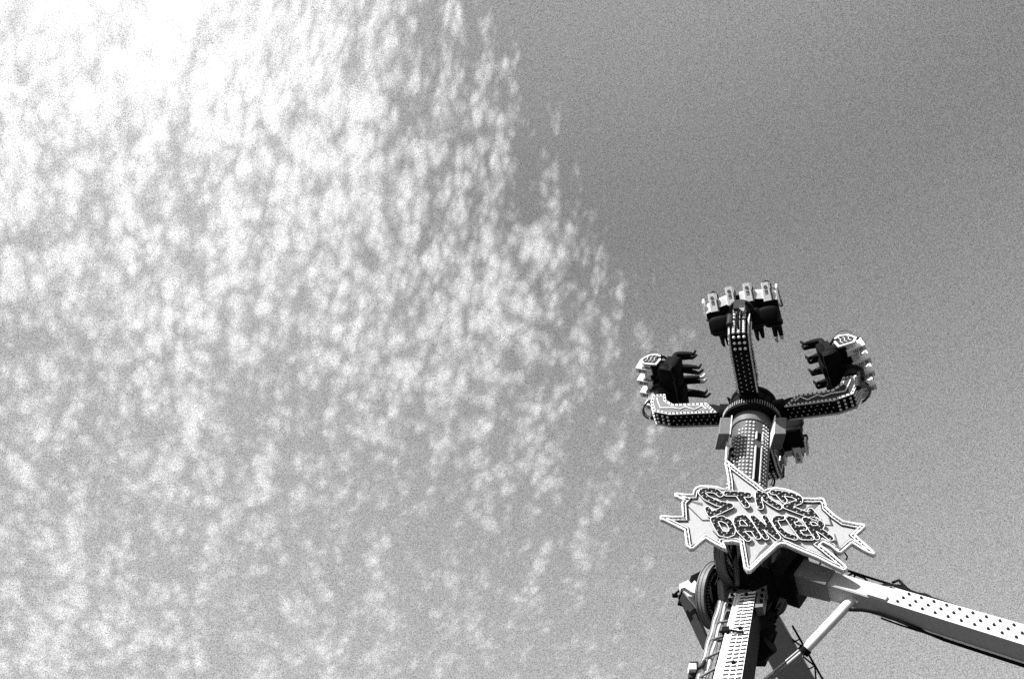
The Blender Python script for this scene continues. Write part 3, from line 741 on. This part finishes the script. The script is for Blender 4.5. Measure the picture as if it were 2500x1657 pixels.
for ln in (c1([(390, 680), (600, 885), (710, 885)]), c1([(735, 1020), (880, 1180)]), c2([(790, 980), (1200, 1340)]), c2([(880, 720), (1040, 735), (950, 500)]), c2([(1150, 1100), (1290, 960)]), c1([(460, 1225), (630, 1100), (700, 1150)]), c1([(430, 880), (410, 700)])):
    b.tube([S(x, y, .008) for x, y in ln], .009, 5)
build_each(b, 'facet_line', DARK, sign)
# letters: each a distance field round its strokes, contoured
def contour(segs, wd, step=.006):
    A = np.array([[a[0], a[1], c[0], c[1]] for a, c in segs]); pad = wd * 1.6
    x0, y0 = min(A[:, 0].min(), A[:, 2].min()) - pad, min(A[:, 1].min(), A[:, 3].min()) - pad
    x1, y1 = max(A[:, 0].max(), A[:, 2].max()) + pad, max(A[:, 1].max(), A[:, 3].max()) + pad
    nx, ny = int((x1 - x0) / step) + 2, int((y1 - y0) / step) + 2
    X, Y = np.meshgrid(x0 + step * np.arange(nx), y0 + step * np.arange(ny), indexing='ij'); D = np.full(X.shape, 9.)
    for ax_, ay, bx, by in A:
        vx, vy = bx - ax_, by - ay; L = vx * vx + vy * vy + 1e-12; t = np.clip(((X - ax_) * vx + (Y - ay) * vy) / L, 0, 1)
        D = np.minimum(D, np.hypot(X - ax_ - t * vx, Y - ay - t * vy))
    D = D - wd; D[np.abs(D) < 1e-7] = 1e-7
    nxt = {}
    def cut(i, j, k, l):
        a, c = D[i, j], D[k, l]; t = a / (a - c); return ((i, j, k, l) if (i, j) < (k, l) else (k, l, i, j)), (x0 + step * (i + (k - i) * t), y0 + step * (j + (l - j) * t))
    pt = {}
    for i in range(nx - 1):
        for j in range(ny - 1):
            s = [D[i, j] < 0, D[i + 1, j] < 0, D[i + 1, j + 1] < 0, D[i, j + 1] < 0]
            if all(s) or not any(s): continue
            cs = [(i, j), (i + 1, j), (i + 1, j + 1), (i, j + 1)]; ins = []; outs = []
            for q in range(4):
                if s[q] != s[(q + 1) % 4]:
                    key, p = cut(*cs[q], *cs[(q + 1) % 4]); pt[key] = p
                    (outs if s[q] else ins).append(key)
            for a, c in zip(outs, ins): nxt[a] = c
    loops = []
    while nxt:
        k0 = next(iter(nxt)); lp = [k0]; k = nxt.pop(k0)
        while k != k0 and k in nxt: lp.append(k); k = nxt.pop(k)
        if len(lp) > 8: loops.append([pt[q] for q in lp][::2])
    return [l for l in loops if len(l) > 7]
def letter(ch, strokes, wpx):
    segs = []
    for st in strokes:
        pts = [sl(S(x, y)) for x, y in st]; segs += [(pts[i], pts[i + 1]) for i in range(len(pts) - 1)]
    wd = wpx * 1.12 / 135.0
    lo = contour(segs, wd)
    le = curve_poly(lo, .05, 'letter', LETTER, sign, .052); le['label'] = 'letter ' + ch
    b = MB()
    for l in lo: b.tube([sw(x, y, .058) for x, y in l], .0085, 5, closed=True)
    b.build('outline_tube', WHITE, le)
    res = []
    for st in strokes:
        pts = [V(sl(S(x, y))) for x, y in st]
        q = resample(pts, .066, False) + [pts[-1]]
        for i, p in enumerate(q):
            d = (q[min(i + 1, len(q) - 1)] - q[max(i - 1, 0)]).normalized(); n = V((-d.y, d.x)); pp = p + n * (wd * .46 * (1 if i % 2 else -1))
            if all((pp - o).length > .055 for o in res): res.append(pp)
    return [sw(p.x, p.y, .062) for p in res]
lb = []
lb += letter('S', [c1([(830, 578), (770, 532), (680, 522), (605, 530), (592, 560), (650, 620), (790, 690), (960, 722), (830, 785), (705, 835), (672, 765)])], 6.6)
lb += letter('T', [c1([(912, 566), (1060, 570), (1190, 585)]), c1([(1070, 590), (1120, 660), (1165, 715)])], 6.6)
lb += letter('A', [c1([(1318, 560), (1315, 640), (1340, 735)]), c1([(1318, 560), (1400, 590)]) + c2([(60, 370), (130, 420), (250, 490)])], 6.8)
lb += letter('R', [c2([(160, 272), (300, 288), (450, 315), (560, 365), (555, 410), (480, 440), (355, 482), (520, 545), (680, 605), (815, 660)]), c2([(250, 300), (330, 395)]), c2([(720, 545), (800, 640)])], 6.2)
lb += letter('D', [c1([(745, 900), (850, 885), (940, 930), (985, 1010), (975, 1070), (920, 1090), (840, 1075), (790, 990), (745, 900)])], 6.8)
lb += letter('A', [c1([(1182, 1140), (1080, 1040), (1035, 950), (1045, 885), (1130, 865), (1200, 940), (1310, 1115)]), c1([(1060, 1010), (1230, 1015)])], 6.6)
lb += letter('N', [r2([(1215, 1392), (1150, 1300), (1090, 1200), (1210, 1300), (1330, 1395), (1265, 1300), (1205, 1200)])], 5.8)
lb += letter('C', [r2([(1370, 1205), (1310, 1210), (1300, 1240), (1340, 1310), (1410, 1370), (1490, 1395)])], 6.0)
lb += letter('E', [r2([(1500, 1225), (1430, 1210), (1490, 1300), (1560, 1392), (1650, 1395)]), r2([(1490, 1300), (1580, 1305)])], 5.8)
lb += letter('R', [r2([(1700, 1392), (1640, 1300), (1590, 1222), (1690, 1225), (1750, 1270), (1735, 1300), (1650, 1305)]), r2([(1700, 1310), (1770, 1350), (1835, 1402)])], 6.0)
bulbs(lb, .019, sign, limit=100, m=BULBS); bulbs(rimb, .017, sign, 'rim_bulb', 0, DARK)  # rim bulbs coloured dark to imitate the shadow sides of bulbs
# frame behind the sign
b = MB()
for (a, c) in (((1780, 1300), (1900, 1210)), ((1740, 1230), (1930, 1300)), ((1690, 1290), (1790, 1230)), ((1960, 1240), (2050, 1320))):
    b.tube([S(*a, -.16), S(*c, -.16)], .04)
b.tube([S(1840, 1260, -.14), S(1840, 1260, -.14) + V((0, .5, -.1))], .07); b.tube([S(1880, 1300, -.14), S(1880, 1300, -.14) + V((0, .6, -.3))], .07)
b.tube([S(2008, 1330, -.1), S(2030, 1336, -.14), S(2042, 1356, -.16), S(2052, 1367, -.14)], .018); b.tube([S(2062, 1348, -.12), S(2069, 1358, -.1), S(2066, 1366, -.1)], .015)
b.tube([S(2046, 1352, -.12), S(2058, 1352, -.1), S(2040, 1347, -.1)], .016)
b.build('support_frame', DARK, sign)
# ================================================================ riders
def person_mesh(var):
    """one seated rider, skinned from a skeleton; x right, y forward, z up, pelvis at origin"""
    rnd = random.Random(var)
    vs = []; ed = []; rad = []
    def add(p, r, par=None):
        vs.append(p); rad.append(r if isinstance(r, tuple) else (r, r)); i = len(vs) - 1
        if par is not None: ed.append((par, i))
        return i
    pel = add((0, 0, 0), (.17, .13)); bel = add((0, .0, .14), (.155, .12), pel); ch = add((0, .01, .32), (.175, .125), bel); sh = add((0, .01, .44), (.12, .09), ch)
    nk = add((0, .02, .53), .052, sh); lean = .04 + .03 * rnd.random(); h0 = add((0, lean, .60), (.068, .075), nk); h1 = add((0, lean + .01, .68), (.078, .092), h0); h2 = add((0, lean, .76), (.055, .065), h1)
    ns = add((0, lean + .105, .655), .014, h1)
    tone = []
    spread = rnd.uniform(.02, .06) if var not in (0, 1, 3, 5, 6, 7) else -.05
    bend = [rnd.uniform(-.04, .12) for _ in range(2)] if var != 1 else [.05, .20]
    if var in (0, 1, 3): bend = {0: [.10, .13], 1: [-.02, .04], 3: [.02, .0]}[var]
    if var >= 5: bend = [rnd.uniform(-.02, .06), rnd.uniform(.0, .08)]
    for si, s in enumerate((-1, 1)):
        a = add((s * .17, .0, .43), .058, sh); e = add((s * .235, .06, .20), .042, a)
        if var == 3 and s > 0: e = len(vs) - 1; vs[e] = (s * .26, .05, .60); wq = add((s * .28, .02, .82), .028, e); hd = add((s * .28, .02, .90), (.036, .016), wq); fd = V((0, .1, 1)).normalized()
        else: wq = add((s * .13, .25, .33), .028, e); hd = add((s * .10, .30, .38), (.036, .018), wq); fd = V((-s * .5, .5, .7)).normalized()
        hp = V(vs[hd]); sd = fd.cross(V((0, 1, 0))).normalized()
        for j in range(4):
            k1 = add(tuple(hp + fd * .045 + sd * (.017 * (j - 1.5))), .0095, hd); add(tuple(hp + fd * (.075 + .008 * (1.5 - abs(j - 1.5))) + sd * (.019 * (j - 1.5)) + V((0, .015, 0))), .008, k1)
        k1 = add(tuple(hp + sd * (-s) * .035 + fd * .012), .0105, hd); add(tuple(hp + sd * (-s) * .05 + fd * .04), .009, k1)
        hp_ = add((s * .085, .04, -.02), .095, pel); kn = add((s * (.10 + spread), .42, .03), .078, hp_)
        cf = add((s * (.10 + spread), .44 + bend[si] * .4, -.13), .070, kn); dz_ = rnd.uniform(.08, .13) if var >= 5 else (-.05 if var == 3 else 0)
        an = add((s * (.10 + spread * .8), .44 + bend[si], -.40 + dz_), .050, cf)
        he = add((s * (.10 + spread * .8), .42 + bend[si], -.46 + dz_), .042, an); add((s * (.11 + spread), .58 + bend[si], -.50 + dz_ + (.04 if si else -.02)), .030, he)
    me = bpy.data.meshes.new('rider_body'); me.from_pydata(vs, ed, []); ob = bpy.data.objects.new('tmp', me); C.objects.link(ob)
    sk = ob.modifiers.new('skin', 'SKIN'); sk.use_smooth_shade = True
    for i, q in enumerate(me.skin_vertices[0].data): q.radius = rad[i]; q.use_root = (i == 0)
    sb = ob.modifiers.new('sub', 'SUBSURF'); sb.levels = 1; sb.render_levels = 1
    bpy.context.view_layer.update()
    m2 = bpy.data.meshes.new_from_object(ob.evaluated_get(bpy.context.evaluated_depsgraph_get())); m2.name = 'rider_body'
    bpy.data.objects.remove(ob); m2.materials.clear()
    top, legm = (CLOTH, JEANS)
    bare = var in (2, 4)
    for m in (top, legm, SKIN, SHOE if var % 2 == 0 else DARK): m2.materials.append(m)
    for p in m2.polygons:
        x, y, z = p.center; mi = 0
        if z > .545 and abs(x) < .12: mi = 2
        elif z < -.415: mi = 3
        elif bare and z < .02 and y > .38: mi = 2
        elif z < .03: mi = 1
        elif (y > .235 and z > .28 and abs(x) < .22) or z > .82: mi = 2
        p.material_index = mi; p.use_smooth = True
    # hair: cap over the skull, longer on some
    b = MB(); c = V((0, lean - .012, .70)); n = 10
    for i in range(-6, 7):
        for j in range(3):
            a = i * .26; L = (.10 if var % 2 else .26) + .03 * j; x = .078 * math.sin(a); y = -.085 * math.cos(a)
            b.tube([c + V((0, 0, .095)), c + V((x * .7, y * .7 if abs(i) < 6 else y, .075)), c + V((x * 1.08, y * 1.08, .0)), c + V((x * 1.15, y * 1.1 - .02 * j, -L))], [.03, .026, .022, .006], 5)
    hair = b.mesh('hair', HAIR)
    # eyes and mouth as small marks on the face
    b = MB()
    for s in (-1, 1): b.ball(V((s * .03, lean + .088, .69)), .010)
    b.tube([V((-.025, lean + .085, .615)), V((.025, lean + .085, .615))], .006, 5)
    face = b.mesh('face_features', HAIR)
    return m2, hair, face
PM = [person_mesh(i) for i in range(8)]
LAB = {0: ('on the topmost gondola', ['at its left end', 'second from its left end', 'second from its right end', 'at its right end']),
       1: ('on the right-hand gondola', ['in its highest seat', 'in its second highest seat', 'in its second lowest seat', 'in its lowest seat']),
       2: ('on the gondola behind the column', ['in its leftmost seat', 'second seat from its left', 'second seat from its right', 'in its rightmost seat']),
       3: ('on the left-hand gondola', ['in its highest seat', 'in its second highest seat', 'in its second lowest seat', 'in its lowest seat'])}
def order(k, i):
    pts = sorted(range(4), key=lambda j: (pix([s for s in SEATS if s[0] == k and s[1] == j][0][2])[1 if k in (1, 3) else 0]))
    return pts.index(i)
for (k, i, p, t, f, u) in SEATS:
    v = (5, 1, 6, 0)[i] if k == 0 else (4, 2, 4, 2)[i]  # pale bare shins on the rear gondola imitate sunlit legs
    if k == 3: v = ((5, 1, 0, 3) if order(3, 0) == 0 else (3, 0, 1, 5))[i]
    if k == 1: v = (5, 6, 7, 6)[i]
    me, hair, face = PM[v]
    X = f.cross(u).normalized()
    M = Matrix.Translation(p + u * .0) @ basis(X, f, u).to_4x4()
    o = bpy.data.objects.new('person', me); C.objects.link(o); o.matrix_world = M
    a, bb = LAB[k]; tag(o, 'dark-clothed rider ' + a + ', ' + bb[order(k, i)], 'person', 'riders on the spinning gondolas')
    for nm, mm in (('hair', hair), ('face_features', face)):
        c = bpy.data.objects.new(nm, mm); C.objects.link(c); c.parent = o
print('objects', len(bpy.data.objects))
